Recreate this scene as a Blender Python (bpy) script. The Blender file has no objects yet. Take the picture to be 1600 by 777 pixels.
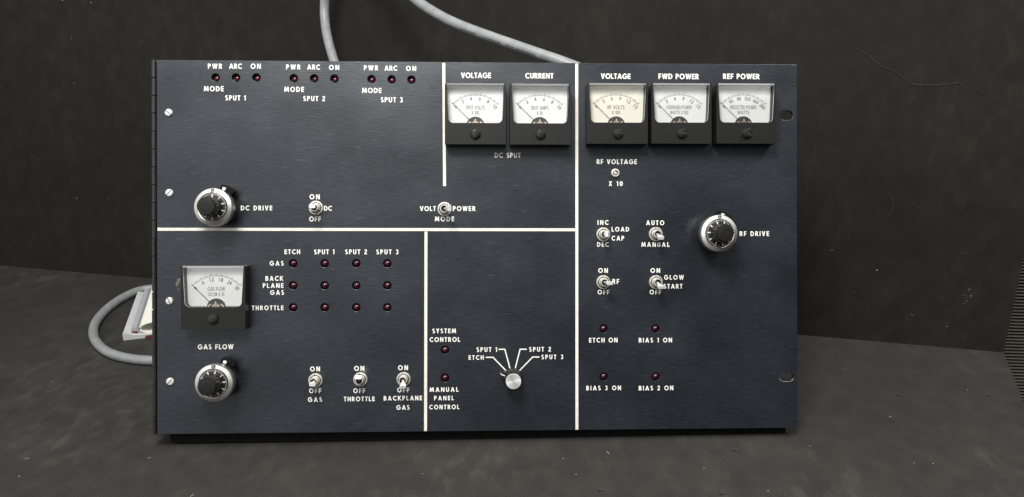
import bpy, bmesh, math, random
from mathutils import Matrix, Vector
random.seed(7)
R = math.radians
sc = bpy.context.scene
col = sc.collection

# ------------------------------------------------------------------ camera
F = 1230.0                                   # focal length in photo pixels (1600 wide)
CX, CY = 800.0, 388.5
PITCH = R(18)
CAM_H = 0.3235
cam_d = bpy.data.cameras.new("camera")
cam_d.sensor_width = 36.0
cam_d.lens = 36.0 * F / 1600.0
cam_d.clip_start = 0.01
cam_d.clip_end = 50
cam = bpy.data.objects.new("camera", cam_d)
col.objects.link(cam)
cam.location = (0, 0, CAM_H)
cam.rotation_euler = (math.pi / 2 - PITCH, 0, 0)
sc.camera = cam
CO = Vector((0, 0, CAM_H))
CR = Matrix(((1, 0, 0), (0, math.sin(PITCH), math.cos(PITCH)), (0, -math.cos(PITCH), math.sin(PITCH)))).transposed()

def ray(px, py):
    return CR @ Vector(((px - CX) / F, (CY - py) / F, -1.0))

def at_depth(px, py, d):
    return CO + ray(px, py) * d

def on_z(px, py, z=0.0):
    r = ray(px, py)
    return CO + r * ((z - CAM_H) / r.z)

# ------------------------------------------------------- panel frame (measured)
DL = 0.582
DR = DL * 1.0308
bl, br = at_depth(245.8, 678.6, DL), at_depth(1245.6, 668.6, DR)
tl, tr = at_depth(245.0, 93.8, DL), at_depth(1245.6, 101.0, DR)
PW = ((br - bl).length + (tr - tl).length) / 2
PH = ((tl - bl).length + (tr - br).length) / 2
ax = ((br - bl) + (tr - tl)).normalized()
ay = ((tl - bl) + (tr - br))
ay = (ay - ax * ay.dot(ax)).normalized()
az = ax.cross(ay)
pc = (bl + br + tl + tr) / 4 - ay * PH / 2      # bottom centre of the front face
PM = Matrix((ax, ay, az)).transposed().to_4x4()
PM.translation = pc
PMI = PM.inverted()
COL = PMI @ CO

def pp(px, py, h=0.0):
    """photo pixel -> point on the panel plane raised by h (panel coordinates)"""
    d = (PMI.to_3x3() @ ray(px, py))
    t = (h - COL.z) / d.z
    p = COL + d * t
    return Vector((p.x, p.y, h))

# ------------------------------------------------------------------ world
w = bpy.data.worlds.new("World")
sc.world = w
w.use_nodes = True
nt = w.node_tree
bg = nt.nodes["Background"]
tc = nt.nodes.new("ShaderNodeTexCoord")
dt = nt.nodes.new("ShaderNodeVectorMath")
dt.operation = 'DOT_PRODUCT'
dt.inputs[1].default_value = (-0.60, -0.10, 0.79)      # the room is brighter up and to the left
cr = nt.nodes.new("ShaderNodeValToRGB")
nt.links.new(tc.outputs["Generated"], dt.inputs[0])
mr = nt.nodes.new("ShaderNodeMapRange")
mr.inputs[1].default_value = -1
nt.links.new(dt.outputs["Value"], mr.inputs[0])
nt.links.new(mr.outputs[0], cr.inputs[0])
cr.color_ramp.elements[0].position = 0.49
cr.color_ramp.elements[0].color = (0.012, 0.012, 0.012, 1)
cr.color_ramp.elements[1].position = 0.82
cr.color_ramp.elements[1].color = (1.0, 1.0, 1.0, 1)
for pos, v in ((0.57, 0.03), (0.635, 0.17), (0.70, 0.62)):
    e = cr.color_ramp.elements.new(pos)
    e.color = (v, v, v, 1)
nt.links.new(cr.outputs[0], bg.inputs["Color"])
bg.inputs["Strength"].default_value = 1.15

# ------------------------------------------------------------------ lamps
def area(name, p_local, target_local, size_x, size_y, watts, colr):
    l = bpy.data.lights.new(name, 'AREA')
    l.shape = 'RECTANGLE'
    l.size, l.size_y = size_x, size_y
    l.energy = watts
    l.color = colr
    o = bpy.data.objects.new(name, l)
    col.objects.link(o)
    p = PM @ Vector(p_local)
    t = PM @ Vector(target_local)
    o.location = p
    o.rotation_euler = (t - p).to_track_quat('-Z', 'Y').to_euler()
    return o

area("ceiling_lamp_key", (-0.17, 0.80, 0.76), (0.0, 0.10, 0), 0.34, 0.32, 13, (1.0, 0.985, 0.955))
area("wall_fill_lamp", (0.60, 0.78, 0.36), (0.42, 0.15, -0.15), 0.30, 0.24, 5.0, (1.0, 0.985, 0.955))  # added fill, no visible fixture; brightens the right part of the wall

sc.view_settings.view_transform = 'Standard'
sc.view_settings.look = 'None'
sc.view_settings.exposure = 0
sc.view_settings.gamma = 1
sc.view_settings.use_curve_mapping = False

# ------------------------------------------------------------------ materials
MATS = {}
def mat(name, base, rough=0.5, metal=0.0, vary=0.12, scale=60, stretch=(1, 1, 1), bump=0.0, spec=0.5,
        aniso=0.0, radial=False, coat=0.0, detail=4, rvary=0.0):
    m = bpy.data.materials.new(name)
    m.use_nodes = True
    n, L = m.node_tree.nodes, m.node_tree.links
    b = n["Principled BSDF"]
    b.inputs["Roughness"].default_value = rough
    b.inputs["Metallic"].default_value = metal
    b.inputs["Specular IOR Level"].default_value = spec
    b.inputs["Coat Weight"].default_value = coat
    tc = n.new("ShaderNodeTexCoord")
    mp = n.new("ShaderNodeMapping")
    mp.inputs["Scale"].default_value = stretch
    L.new(tc.outputs["Object"], mp.inputs[0])
    nz = n.new("ShaderNodeTexNoise")
    nz.inputs["Scale"].default_value = scale
    nz.inputs["Detail"].default_value = detail
    L.new(mp.outputs[0], nz.inputs["Vector"])
    rp = n.new("ShaderNodeValToRGB")
    rp.color_ramp.elements[0].position = 0.3
    rp.color_ramp.elements[1].position = 0.7
    rp.color_ramp.elements[0].color = tuple(c * (1 - vary) for c in base) + (1,)
    rp.color_ramp.elements[1].color = tuple(min(1, c * (1 + vary)) for c in base) + (1,)
    L.new(nz.outputs["Fac"], rp.inputs[0])
    L.new(rp.outputs[0], b.inputs["Base Color"])
    if rvary:
        r2 = n.new("ShaderNodeMapRange")
        r2.inputs[1].default_value, r2.inputs[2].default_value = 0.3, 0.7
        r2.inputs[3].default_value, r2.inputs[4].default_value = rough - rvary, rough + rvary
        L.new(nz.outputs["Fac"], r2.inputs[0])
        L.new(r2.outputs[0], b.inputs["Roughness"])
    if bump:
        bp = n.new("ShaderNodeBump")
        bp.inputs["Strength"].default_value = bump
        bp.inputs["Distance"].default_value = 0.0003
        L.new(nz.outputs["Fac"], bp.inputs["Height"])
        L.new(bp.outputs[0], b.inputs["Normal"])
    if aniso:
        b.inputs["Anisotropic"].default_value = aniso
        tg = n.new("ShaderNodeTangent")
        tg.direction_type = 'RADIAL'
        tg.axis = 'Z' if radial else 'Y'
        L.new(tg.outputs[0], b.inputs["Tangent"])
    MATS[name] = m
    return m

def brushed_panel():
    m = mat("anodised_brushed", (0.030, 0.033, 0.037), rough=0.42, vary=0.05, scale=3, spec=0.75)
    n, L = m.node_tree.nodes, m.node_tree.links
    b = n["Principled BSDF"]
    tc = n.new("ShaderNodeTexCoord")
    def noise(s, scale, detail=2):
        mp = n.new("ShaderNodeMapping")
        mp.inputs["Scale"].default_value = s
        L.new(tc.outputs["Object"], mp.inputs[0])
        z = n.new("ShaderNodeTexNoise")
        z.inputs["Scale"].default_value = scale
        z.inputs["Detail"].default_value = detail
        L.new(mp.outputs[0], z.inputs["Vector"])
        return z.outputs["Fac"]
    fine = noise((0.16, 1.7, 1), 800, 3)
    streak = noise((0.22, 2.2, 1), 420, 1)
    cloud = noise((1, 1.4, 1), 16, 5)
    def rng(sock, a, b_, c, d):
        r = n.new("ShaderNodeMapRange")
        for i, v in enumerate((a, b_, c, d)):
            r.inputs[i + 1].default_value = v
        L.new(sock, r.inputs[0])
        return r.outputs[0]
    def math_(op, a, b_):
        k = n.new("ShaderNodeMath")
        k.operation = op
        for i, v in enumerate((a, b_)):
            if isinstance(v, (int, float)):
                k.inputs[i].default_value = v
            else:
                L.new(v, k.inputs[i])
        return k.outputs[0]
    v = math_('MULTIPLY', rng(fine, 0.3, 0.7, 0.70, 1.30), rng(cloud, 0.3, 0.7, 0.80, 1.20))
    v = math_('ADD', v, rng(streak, 0.66, 0.80, 0.0, 1.2))
    mx = n.new("ShaderNodeVectorMath")
    mx.operation = 'SCALE'
    mx.inputs[0].default_value = (0.0120, 0.0142, 0.0180)
    L.new(v, mx.inputs["Scale"])
    L.new(mx.outputs[0], b.inputs["Base Color"])
    b.inputs["Specular Tint"].default_value = (0.90, 0.955, 1.0, 1)
    L.new(math_('MINIMUM', math_('ADD', math_('MULTIPLY', v, 0.20), 0.51), 1.2), b.inputs["Specular IOR Level"])
    L.new(rng(cloud, 0.3, 0.7, 0.27, 0.37), b.inputs["Roughness"])
    bp = n.new("ShaderNodeBump")
    bp.inputs["Strength"].default_value = 0.25
    bp.inputs["Distance"].default_value = 0.0002
    L.new(fine, bp.inputs["Height"])
    L.new(bp.outputs[0], b.inputs["Normal"])
    return m

def board(name, base, seed, amp):
    """black painted board with chalky rub marks and a fine tooth"""
    m = mat(name, base, rough=0.68, vary=0.05, scale=5, spec=0.12)
    n, L = m.node_tree.nodes, m.node_tree.links
    b = n["Principled BSDF"]
    tc = n.new("ShaderNodeTexCoord")
    def noise(s, scale, detail=4, dist=0.0, off=0):
        mp = n.new("ShaderNodeMapping")
        mp.inputs["Scale"].default_value = s
        mp.inputs["Location"].default_value = (seed + off, seed * 2.0, off)
        L.new(tc.outputs["Object"], mp.inputs[0])
        z = n.new("ShaderNodeTexNoise")
        z.inputs["Scale"].default_value = scale
        z.inputs["Detail"].default_value = detail
        z.inputs["Distortion"].default_value = dist
        L.new(mp.outputs[0], z.inputs["Vector"])
        return z.outputs["Fac"]
    def rng(sock, a, b_, c, d):
        r = n.new("ShaderNodeMapRange")
        for i, v in enumerate((a, b_, c, d)):
            r.inputs[i + 1].default_value = v
        L.new(sock, r.inputs[0])
        return r.outputs[0]
    def math_(op, a, b_):
        k = n.new("ShaderNodeMath")
        k.operation = op
        for i, v in enumerate((a, b_)):
            if isinstance(v, (int, float)):
                k.inputs[i].default_value = v
            else:
                L.new(v, k.inputs[i])
        return k.outputs[0]
    big = noise((1, .8, 1), 6, 5)
    rub = noise((1, .75, 1), 30, 10, 0.25, 3)
    wisp = noise((1.2, .6, 1), 75, 10, 0.35, 9)
    grain = noise((1, 1, 1), 900, 2, 0, 5)
    rubm = math_('MULTIPLY', rng(rub, 0.45, 0.75, 0, 1), rng(big, 0.38, 0.62, 0.1, 1))
    wm = math_('MULTIPLY', rng(wisp, 0.5, 0.72, 0, 1), rng(big, 0.42, 0.6, 0.0, 1))
    v = math_('ADD', math_('MULTIPLY', rubm, 0.45 * amp), math_('MULTIPLY', wm, 0.6 * amp))
    v = math_('ADD', v, rng(big, 0.3, 0.7, 0.90, 1.08))
    mott = noise((1, .8, 1), 60, 9, 0.15, 14)
    v = math_('MULTIPLY', v, rng(mott, 0.32, 0.68, 0.88, 1.12))
    v = math_('MULTIPLY', v, rng(grain, 0.3, 0.7, 0.82, 1.18))
    mx = n.new("ShaderNodeVectorMath")
    mx.operation = 'SCALE'
    mx.inputs[0].default_value = base
    L.new(v, mx.inputs["Scale"])
    L.new(mx.outputs[0], b.inputs["Base Color"])
    bp = n.new("ShaderNodeBump")
    bp.inputs["Strength"].default_value = 0.25
    bp.inputs["Distance"].default_value = 0.0004
    L.new(grain, bp.inputs["Height"])
    L.new(bp.outputs[0], b.inputs["Normal"])
    return m

def clear(name, tint, gloss, rough):
    m = bpy.data.materials.new(name)
    m.use_nodes = True
    n, L = m.node_tree.nodes, m.node_tree.links
    n.remove(n["Principled BSDF"])
    out = n["Material Output"]
    tr_ = n.new("ShaderNodeBsdfTransparent")
    tr_.inputs[0].default_value = tint + (1,)
    gl = n.new("ShaderNodeBsdfGlossy")
    tcn = n.new("ShaderNodeTexCoord")
    nz = n.new("ShaderNodeTexNoise")
    nz.inputs["Scale"].default_value = 90
    L.new(tcn.outputs["Object"], nz.inputs["Vector"])
    mrn = n.new("ShaderNodeMapRange")
    mrn.inputs[3].default_value, mrn.inputs[4].default_value = rough * 0.6, rough * 1.4
    L.new(nz.outputs["Fac"], mrn.inputs[0])
    L.new(mrn.outputs[0], gl.inputs["Roughness"])
    fr = n.new("ShaderNodeFresnel")
    fr.inputs[0].default_value = gloss
    mx = n.new("ShaderNodeMixShader")
    L.new(fr.outputs[0], mx.inputs[0])
    L.new(tr_.outputs[0], mx.inputs[1])
    L.new(gl.outputs[0], mx.inputs[2])
    L.new(mx.outputs[0], out.inputs[0])
    MATS[name] = m
    return m

M = MATS
brushed_panel()
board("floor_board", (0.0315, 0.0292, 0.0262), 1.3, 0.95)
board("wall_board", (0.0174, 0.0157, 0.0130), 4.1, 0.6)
mat("board_edge", (0.05, 0.047, 0.042), 0.7)
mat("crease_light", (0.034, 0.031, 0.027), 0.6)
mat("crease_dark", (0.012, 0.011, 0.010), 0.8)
mat("chip", (0.11, 0.105, 0.095), 0.7, vary=0.4, scale=600)
mat("fleck", (0.30, 0.29, 0.27), 0.7)
mat("white_print", (0.84, 0.83, 0.77), 0.55, vary=0.05, scale=400)
mat("cream_line", (0.74, 0.71, 0.63), 0.5, vary=0.10, scale=300)
mat("black_plastic", (0.011, 0.011, 0.0105), 0.36, spec=0.3, vary=0.1, scale=300, bump=0.05)
mat("black_satin", (0.014, 0.014, 0.014), 0.30, vary=0.2, scale=200, rvary=0.06)
mat("black_gloss", (0.03, 0.03, 0.03), 0.22, metal=0.6, vary=0.1, coat=0.3)
mat("black_tab", (0.004, 0.004, 0.004), 0.6, spec=0.12)
mat("black_paint", (0.016, 0.016, 0.015), 0.45, vary=0.25, scale=150, bump=0.1, rvary=0.08)
mat("dial_white", (0.89, 0.90, 0.91), 0.6, vary=0.02, scale=40)
mat("dial_cream", (0.90, 0.885, 0.80), 0.6, vary=0.03, scale=40)
mat("dial_ink", (0.05, 0.05, 0.05), 0.6)
mat("copper", (0.55, 0.43, 0.34), 0.35, metal=0.8)
mat("movement_dark", (0.05, 0.045, 0.04), 0.5)
mat("brushed_aluminium", (0.62, 0.61, 0.575), 0.36, metal=0.9, vary=0.05, scale=500, aniso=0.6, radial=True, bump=0.03)
mat("spun_aluminium", (0.92, 0.92, 0.90), 0.34, metal=0.75, vary=0.03, scale=600, aniso=0.75, radial=True)
mat("nickel", (0.74, 0.71, 0.64), 0.38, metal=0.7, vary=0.03, scale=100, rvary=0.05)
mat("chrome_lever", (0.90, 0.89, 0.86), 0.34, metal=0.5, vary=0.05, scale=200, rvary=0.06)
mat("screw_steel", (0.80, 0.79, 0.76), 0.42, metal=0.6, vary=0.1, scale=500, rvary=0.08)
mat("slot_dark", (0.04, 0.04, 0.04), 0.6)
mat("socket_dark", (0.01, 0.01, 0.01), 0.8)
mat("red_lens", (0.036, 0.003, 0.008), 0.14, vary=0.15, scale=300, coat=0.4)
mat("red_lens_clean", (0.075, 0.006, 0.014), 0.12, vary=0.15, scale=300, coat=0.4)
mat("circuit_green", (0.03, 0.16, 0.09), 0.4, vary=0.5, scale=350)
mat("board_trace", (0.5, 0.48, 0.42), 0.4, vary=0.4, scale=400)
mat("cable_grey", (0.225, 0.238, 0.238), 0.42, vary=0.14, scale=120, bump=0.05, rvary=0.06)
mat("cable_mark", (0.11, 0.115, 0.115), 0.6)
mat("grey_plastic", (0.52, 0.53, 0.53), 0.4, vary=0.04, scale=80)
mat("mid_grey_plastic", (0.36, 0.37, 0.38), 0.4, vary=0.06, scale=80)
mat("cream_sheet", (0.78, 0.77, 0.69), 0.55, vary=0.04, scale=60)
mat("dull_red", (0.13, 0.03, 0.033), 0.5)
mat("rib_rubber", (0.030, 0.030, 0.018), 0.55, vary=0.2, scale=120)
mat("tape_residue", (0.13, 0.13, 0.12), 0.6, vary=0.3, scale=500)
mat("ring_stain", (0.006, 0.008, 0.010), 0.6, vary=0.4, scale=300)
mat("bare_edge", (0.34, 0.33, 0.31), 0.5, vary=0.4, scale=500)
mat("scratch", (0.11, 0.11, 0.115), 0.5)
clear("clear_window", (0.97, 0.97, 0.96), 1.35, 0.03)
clear("clear_edge", (0.97, 0.97, 0.97), 1.4, 0.15)
def cloudy(m, amount):
    n, L = m.node_tree.nodes, m.node_tree.links
    out = n["Material Output"]
    src = out.inputs[0].links[0].from_socket
    df = n.new("ShaderNodeBsdfDiffuse")
    df.inputs[0].default_value = (0.8, 0.8, 0.8, 1)
    mx = n.new("ShaderNodeMixShader")
    mx.inputs[0].default_value = amount
    L.new(src, mx.inputs[1])
    L.new(df.outputs[0], mx.inputs[2])
    L.new(mx.outputs[0], out.inputs[0])
cloudy(MATS["clear_edge"], 0.14)

# ------------------------------------------------------------------ mesh helpers
class MB:
    def __init__(self):
        self.v, self.f, self.mi, self.sm = [], [], [], []
    def add(self, vs, fs, mi=0, smooth=False):
        o = len(self.v)
        self.v += [tuple(p) for p in vs]
        for f in fs:
            self.f.append([i + o for i in f])
            self.mi.append(mi)
            self.sm.append(smooth)
    def box(self, x0, x1, y0, y1, z0, z1, mi=0, xf=None):
        vs = [(x, y, z) for z in (z0, z1) for y in (y0, y1) for x in (x0, x1)]
        if xf:
            vs = [xf @ Vector(p) for p in vs]
        self.add(vs, [(0, 2, 3, 1), (4, 5, 7, 6), (0, 1, 5, 4), (1, 3, 7, 5), (3, 2, 6, 7), (2, 0, 4, 6)], mi)
    def prism(self, pts, z0, z1, mi=0, xf=None, smooth=False):
        n = len(pts)
        vs = [(x, y, z0) for x, y in pts] + [(x, y, z1) for x, y in pts]
        if xf:
            vs = [xf @ Vector(p) for p in vs]
        self.add(vs, [list(range(n))[::-1], list(range(n, 2 * n))], mi)
        self.add(vs, [(i, (i + 1) % n, n + (i + 1) % n, n + i) for i in range(n)], mi, smooth)
    def flat(self, pts, z, mi=0):
        self.add([(x, y, z) for x, y in pts], [list(range(len(pts)))], mi)
    def lathe(self, prof, n=48, mi=0, smooth=True, close=True, flute=None, mis=None, xf=None):
        """prof: (r, z) list from outer base inward/up; open rings joined"""
        vs = []
        for j, (r, z) in enumerate(prof):
            for i in range(n):
                a = 2 * math.pi * i / n
                rr = r * (flute(a) if flute and j in flute_rows else 1) if flute else r
                vs.append((rr * math.cos(a), rr * math.sin(a), z))
        if xf:
            vs = [xf @ Vector(p) for p in vs]
        for j in range(len(prof) - 1):
            fs = [(j * n + i, j * n + (i + 1) % n, (j + 1) * n + (i + 1) % n, (j + 1) * n + i) for i in range(n)]
            o = len(self.v)
            if j == 0:
                base = o
                self.v += [tuple(p) for p in vs]
            for f in fs:
                self.f.append([k + base for k in f])
                self.mi.append(mis[j] if mis else mi)
                self.sm.append(smooth)
        if close:
            j = len(prof) - 1
            self.f.append([base + j * n + i for i in range(n)])
            self.mi.append(mis[-1] if mis else mi)
            self.sm.append(False)
    def tube(self, pts, r, n=14, mi=0, cap=True):
        pts = [Vector(p) for p in pts]
        rings = []
        prev = None
        for k, p in enumerate(pts):
            t = (pts[min(k + 1, len(pts) - 1)] - pts[max(k - 1, 0)]).normalized()
            if prev is None:
                u = t.orthogonal().normalized()
            else:
                u = (prev - t * prev.dot(t)).normalized()
            prev = u
            v_ = t.cross(u)
            rr = r(k) if callable(r) else r
            rings.append([p + (u * math.cos(2 * math.pi * i / n) + v_ * math.sin(2 * math.pi * i / n)) * rr for i in range(n)])
        vs = [q for rg in rings for q in rg]
        m_ = len(rings)
        self.add(vs, [(j * n + i, j * n + (i + 1) % n, (j + 1) * n + (i + 1) % n, (j + 1) * n + i)
                      for j in range(m_ - 1) for i in range(n)], mi, True)
        if cap:
            self.add(rings[0], [list(range(n))[::-1]], mi)
            self.add(rings[-1], [list(range(n))], mi)
    def build(self, name, mats, parent=None, loc=(0, 0, 0), label=None, bevel=0, rot=None, kind=None, segs=2):
        me = bpy.data.meshes.new(name)
        me.from_pydata(self.v, [], self.f)
        if isinstance(mats, str):
            mats = [mats]
        for m_ in mats:
            me.materials.append(MATS[m_])
        for p, mi, s in zip(me.polygons, self.mi, self.sm):
            p.material_index = mi
            p.use_smooth = s
        me.update()
        me.set_sharp_from_angle(angle=R(28))
        o = bpy.data.objects.new(name, me)
        col.objects.link(o)
        if parent:
            o.parent = parent
        o.location = loc
        if rot:
            o.rotation_euler = rot
        if label:
            o["label"] = label
        if kind:
            o["kind"] = kind
        if bevel:
            md = o.modifiers.new("bevel", 'BEVEL')
            md.width = bevel
            md.segments = segs
            md.limit_method = 'ANGLE'
            md.angle_limit = R(35)
        return o

def spline(pts, k=10):
    pts = [Vector(p) for p in pts]
    P = [pts[0] * 2 - pts[1]] + pts + [pts[-1] * 2 - pts[-2]]
    out = []
    for i in range(1, len(P) - 2):
        a, b, c, d = P[i - 1], P[i], P[i + 1], P[i + 2]
        for j in range(k):
            t = j / k
            out.append(0.5 * ((2 * b) + (c - a) * t + (2 * a - 5 * b + 4 * c - d) * t * t + (3 * b - a - 3 * c + d) * t ** 3))
    out.append(P[-2])
    return out

# ------------------------------------------------------------------ lettering
def ell(cx, cy, rx, ry, a0, a1, n=16):
    return [(cx + rx * math.cos(R(a0 + (a1 - a0) * i / n)), cy + ry * math.sin(R(a0 + (a1 - a0) * i / n))) for i in range(n + 1)]

def glyph(c, w):
    """geometric sans capitals; returns advance and a list of polygons"""
    t = w / 2
    polys = []
    def rect(x0, y0, x1, y1):
        polys.append([(x0, y0), (x1, y0), (x1, y1), (x0, y1)])
    def diag(xa, ya, xb, yb, wd=None):
        d = (wd or w * 1.12) / 2
        polys.append([(xa - d, ya), (xa + d, ya), (xb + d, yb), (xb - d, yb)])
    def stroke(pts, closed=False):
        n = len(pts)
        off = []
        for i, p in enumerate(pts):
            a = pts[(i - 1) % n] if (closed or i > 0) else p
            b = pts[(i + 1) % n] if (closed or i < n - 1) else p
            dx, dy = b[0] - a[0], b[1] - a[1]
            l = math.hypot(dx, dy) or 1
            off.append((-dy / l * t, dx / l * t))
        for i in range(n if closed else n - 1):
            j = (i + 1) % n
            polys.append([(pts[i][0] + off[i][0], pts[i][1] + off[i][1]), (pts[i][0] - off[i][0], pts[i][1] - off[i][1]),
                          (pts[j][0] - off[j][0], pts[j][1] - off[j][1]), (pts[j][0] + off[j][0], pts[j][1] + off[j][1])])
    def bowl(xr, y0, y1):
        ry = (y1 - y0) / 2 - t
        rx = min(ry, xr - w - t)
        cx = xr - t - rx
        stroke([(w, y1 - t)] + ell(cx, (y0 + y1) / 2, rx, ry, 90, -90, 12) + [(w, y0 + t)])
    if c == ' ':
        return 0.34, []
    if c == '1':
        rect(0.12, 0, 0.12 + w, 1)
        polys.append([(0.12, 1), (0.12, 1 - w * 0.9), (-0.04, 0.78 - w * 0.3), (-0.04, 0.80)])
        return 0.12 + w, polys
    if c == 'I':
        rect(0, 0, w, 1); return w, polys
    if c == 'L':
        rect(0, 0, w, 1); rect(w, 0, 0.50, w * 0.95); return 0.50, polys
    if c == 'E':
        rect(0, 0, w, 1)
        for y in (0, 0.5 - t * 0.9, 1 - w * 0.95): rect(w, y, 0.52, y + w * 0.93)
        return 0.52, polys
    if c == 'F':
        rect(0, 0, w, 1)
        for y in (0.46 - t * 0.9, 1 - w * 0.95): rect(w, y, 0.50, y + w * 0.93)
        return 0.50, polys
    if c == 'T':
        rect(0.0, 1 - w * 0.95, 0.56, 1); rect(0.28 - t, 0, 0.28 + t, 1 - w * 0.95); return 0.56, polys
    if c == 'H':
        rect(0, 0, w, 1); rect(0.68 - w, 0, 0.68, 1); rect(w, 0.5 - t, 0.68 - w, 0.5 + t); return 0.68, polys
    if c == 'D':
        rect(0, 0, w, 1); bowl(0.74, 0, 1); return 0.74, polys
    if c == 'P':
        rect(0, 0, w, 1); bowl(0.58, 0.38, 1); return 0.58, polys
    if c == 'R':
        rect(0, 0, w, 1); bowl(0.58, 0.40, 1); diag(0.54, 0, 0.32, 0.44); return 0.64, polys
    if c == 'B':
        rect(0, 0, w, 1); bowl(0.57, 0.47, 1); bowl(0.62, 0, 0.56); return 0.62, polys
    if c == 'K':
        rect(0, 0, w, 1); diag(w * 1.1, 0.5, 0.58, 1); diag(0.64, 0, w * 1.2, 0.56); return 0.72, polys
    if c == 'A':
        diag(w * 0.56, 0, 0.42, 1); diag(0.84 - w * 0.56, 0, 0.42, 1); rect(0.24, 0.20, 0.60, 0.20 + w * 0.85); return 0.84, polys
    if c == 'V':
        diag(0.38, 0, w * 0.56, 1); diag(0.38, 0, 0.76 - w * 0.56, 1); return 0.76, polys
    if c == 'W':
        diag(0.30, 0, w * 0.5, 1, w); diag(0.30, 0, 0.53, 1, w); diag(0.76, 0, 0.53, 1, w); diag(0.76, 0, 1.06 - w * 0.5, 1, w); return 1.06, polys
    if c == 'M':
        diag(w * 0.5, 0, 0.18, 1, w); diag(0.46, 0.12, 0.20, 1, w); diag(0.46, 0.12, 0.72, 1, w); diag(0.92 - w * 0.5, 0, 0.74, 1, w); return 0.92, polys
    if c == 'N':
        rect(0, 0, w, 1); rect(0.72 - w, 0, 0.72, 1); diag(0.72 - w * 0.55, 0, w * 0.55, 1, w * 1.1); return 0.72, polys
    if c == 'X':
        diag(w * 0.6, 0, 0.66 - w * 0.6, 1); diag(0.66 - w * 0.6, 0, w * 0.6, 1); return 0.66, polys
    if c == 'Y':
        rect(0.34 - t, 0, 0.34 + t, 0.44); diag(0.34, 0.40, w * 0.6, 1); diag(0.34, 0.40, 0.68 - w * 0.6, 1); return 0.68, polys
    if c == 'O':
        stroke(ell(0.47, 0.5, 0.47 - t, 0.51 - t, 0, 360, 28)[:-1], True); return 0.94, polys
    if c == 'C':
        stroke(ell(0.48, 0.5, 0.48 - t, 0.51 - t, 48, 312, 20)); return 0.80, polys
    if c == 'G':
        stroke(ell(0.48, 0.5, 0.48 - t, 0.51 - t, 45, 352, 22)); rect(0.50, 0.40, 0.92, 0.40 + w * 0.9); return 0.93, polys
    if c == 'U':
        stroke([(t, 1), (t, 0.35)] + ell(0.33, 0.33, 0.33 - t, 0.34 - t, 180, 360, 12) + [(0.66 - t, 0.35), (0.66 - t, 1)]); return 0.66, polys
    if c == 'S':
        stroke(ell(0.27, 0.735, 0.25 - t * 0.8, 0.275 - t, 35, 235, 12) + ell(0.27, 0.27, 0.27 - t * 0.8, 0.28 - t, 62, -150, 14)); return 0.55, polys
    if c == '0':
        stroke(ell(0.32, 0.5, 0.32 - t, 0.51 - t, 0, 360, 24)[:-1], True); return 0.64, polys
    if c == '2':
        stroke(ell(0.28, 0.70, 0.27 - t, 0.31 - t, 170, -25, 12) + [(0.10, w * 0.8)]); rect(0.0, 0, 0.56, w * 0.92); return 0.56, polys
    if c == '3':
        stroke(ell(0.26, 0.74, 0.25 - t, 0.27 - t, 165, -85, 12)); stroke(ell(0.27, 0.28, 0.27 - t, 0.29 - t, 88, -165, 12)); return 0.55, polys
    if c == '4':
        rect(0.38, 0, 0.38 + w, 1); rect(0.0, 0.22, 0.66, 0.22 + w * 0.9); diag(0.08, 0.26, 0.44, 1); return 0.66, polys
    if c == '5':
        stroke(ell(0.27, 0.32, 0.28 - t, 0.33 - t, 120, -155, 14)); rect(0.08, 0.52, 0.08 + w * 0.9, 1); rect(0.08 + w * 0.9, 1 - w, 0.50, 1); return 0.56, polys
    if c == '6':
        stroke(ell(0.30, 0.32, 0.30 - t, 0.33 - t, 0, 360, 20)[:-1], True); diag(0.10, 0.40, 0.40, 1); return 0.60, polys
    if c == '9':
        stroke(ell(0.30, 0.68, 0.30 - t, 0.33 - t, 0, 360, 20)[:-1], True); diag(0.20, 0, 0.50, 0.60); return 0.60, polys
    if c == '7':
        rect(0, 1 - w, 0.55, 1); diag(0.16, 0, 0.46, 1 - w); return 0.55, polys
    if c == '8':
        stroke(ell(0.29, 0.74, 0.25 - t, 0.27 - t, 0, 360, 18)[:-1], True); stroke(ell(0.29, 0.28, 0.29 - t, 0.29 - t, 0, 360, 18)[:-1], True); return 0.58, polys
    return 0.4, []

def letters(mb, s, cx, cy, h, width=None, wfrac=0.22, z=0.0, ang=0.0, gap=0.16, mi=0):
    adv = [glyph(c, wfrac)[0] for c in s]
    nat = sum(adv) * h
    n = len(s) - 1
    kx = 1.0
    g = gap * h
    if width is not None:
        if n > 0:
            g = (width - nat) / n
            if g < 0.07 * h or g > 0.34 * h:
                g = 0.07 * h if g < 0.07 * h else 0.34 * h
                kx = (width - g * n) / nat
        else:
            kx = width / nat
    tot = nat * kx + g * n
    x = -tot / 2
    ca, sa = math.cos(ang), math.sin(ang)
    k = 0
    for c, a in zip(s, adv):
        for poly in glyph(c, wfrac)[1]:
            pts = []
            for (u, v) in poly:
                X, Y = x + u * h * kx, (v - 0.5) * h
                pts.append((cx + X * ca - Y * sa, cy + X * sa + Y * ca))
            area2 = sum(pts[i][0] * pts[(i + 1) % len(pts)][1] - pts[(i + 1) % len(pts)][0] * pts[i][1] for i in range(len(pts)))
            if area2 < 0:
                pts = pts[::-1]
            mb.flat(pts, z + (k % 7) * 4e-6, mi)
            k += 1
        x += a * h * kx + g

def tag(o, label, cat, group=None):
    o["label"] = label
    o["category"] = cat
    if group:
        o["group"] = group
    return o

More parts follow.
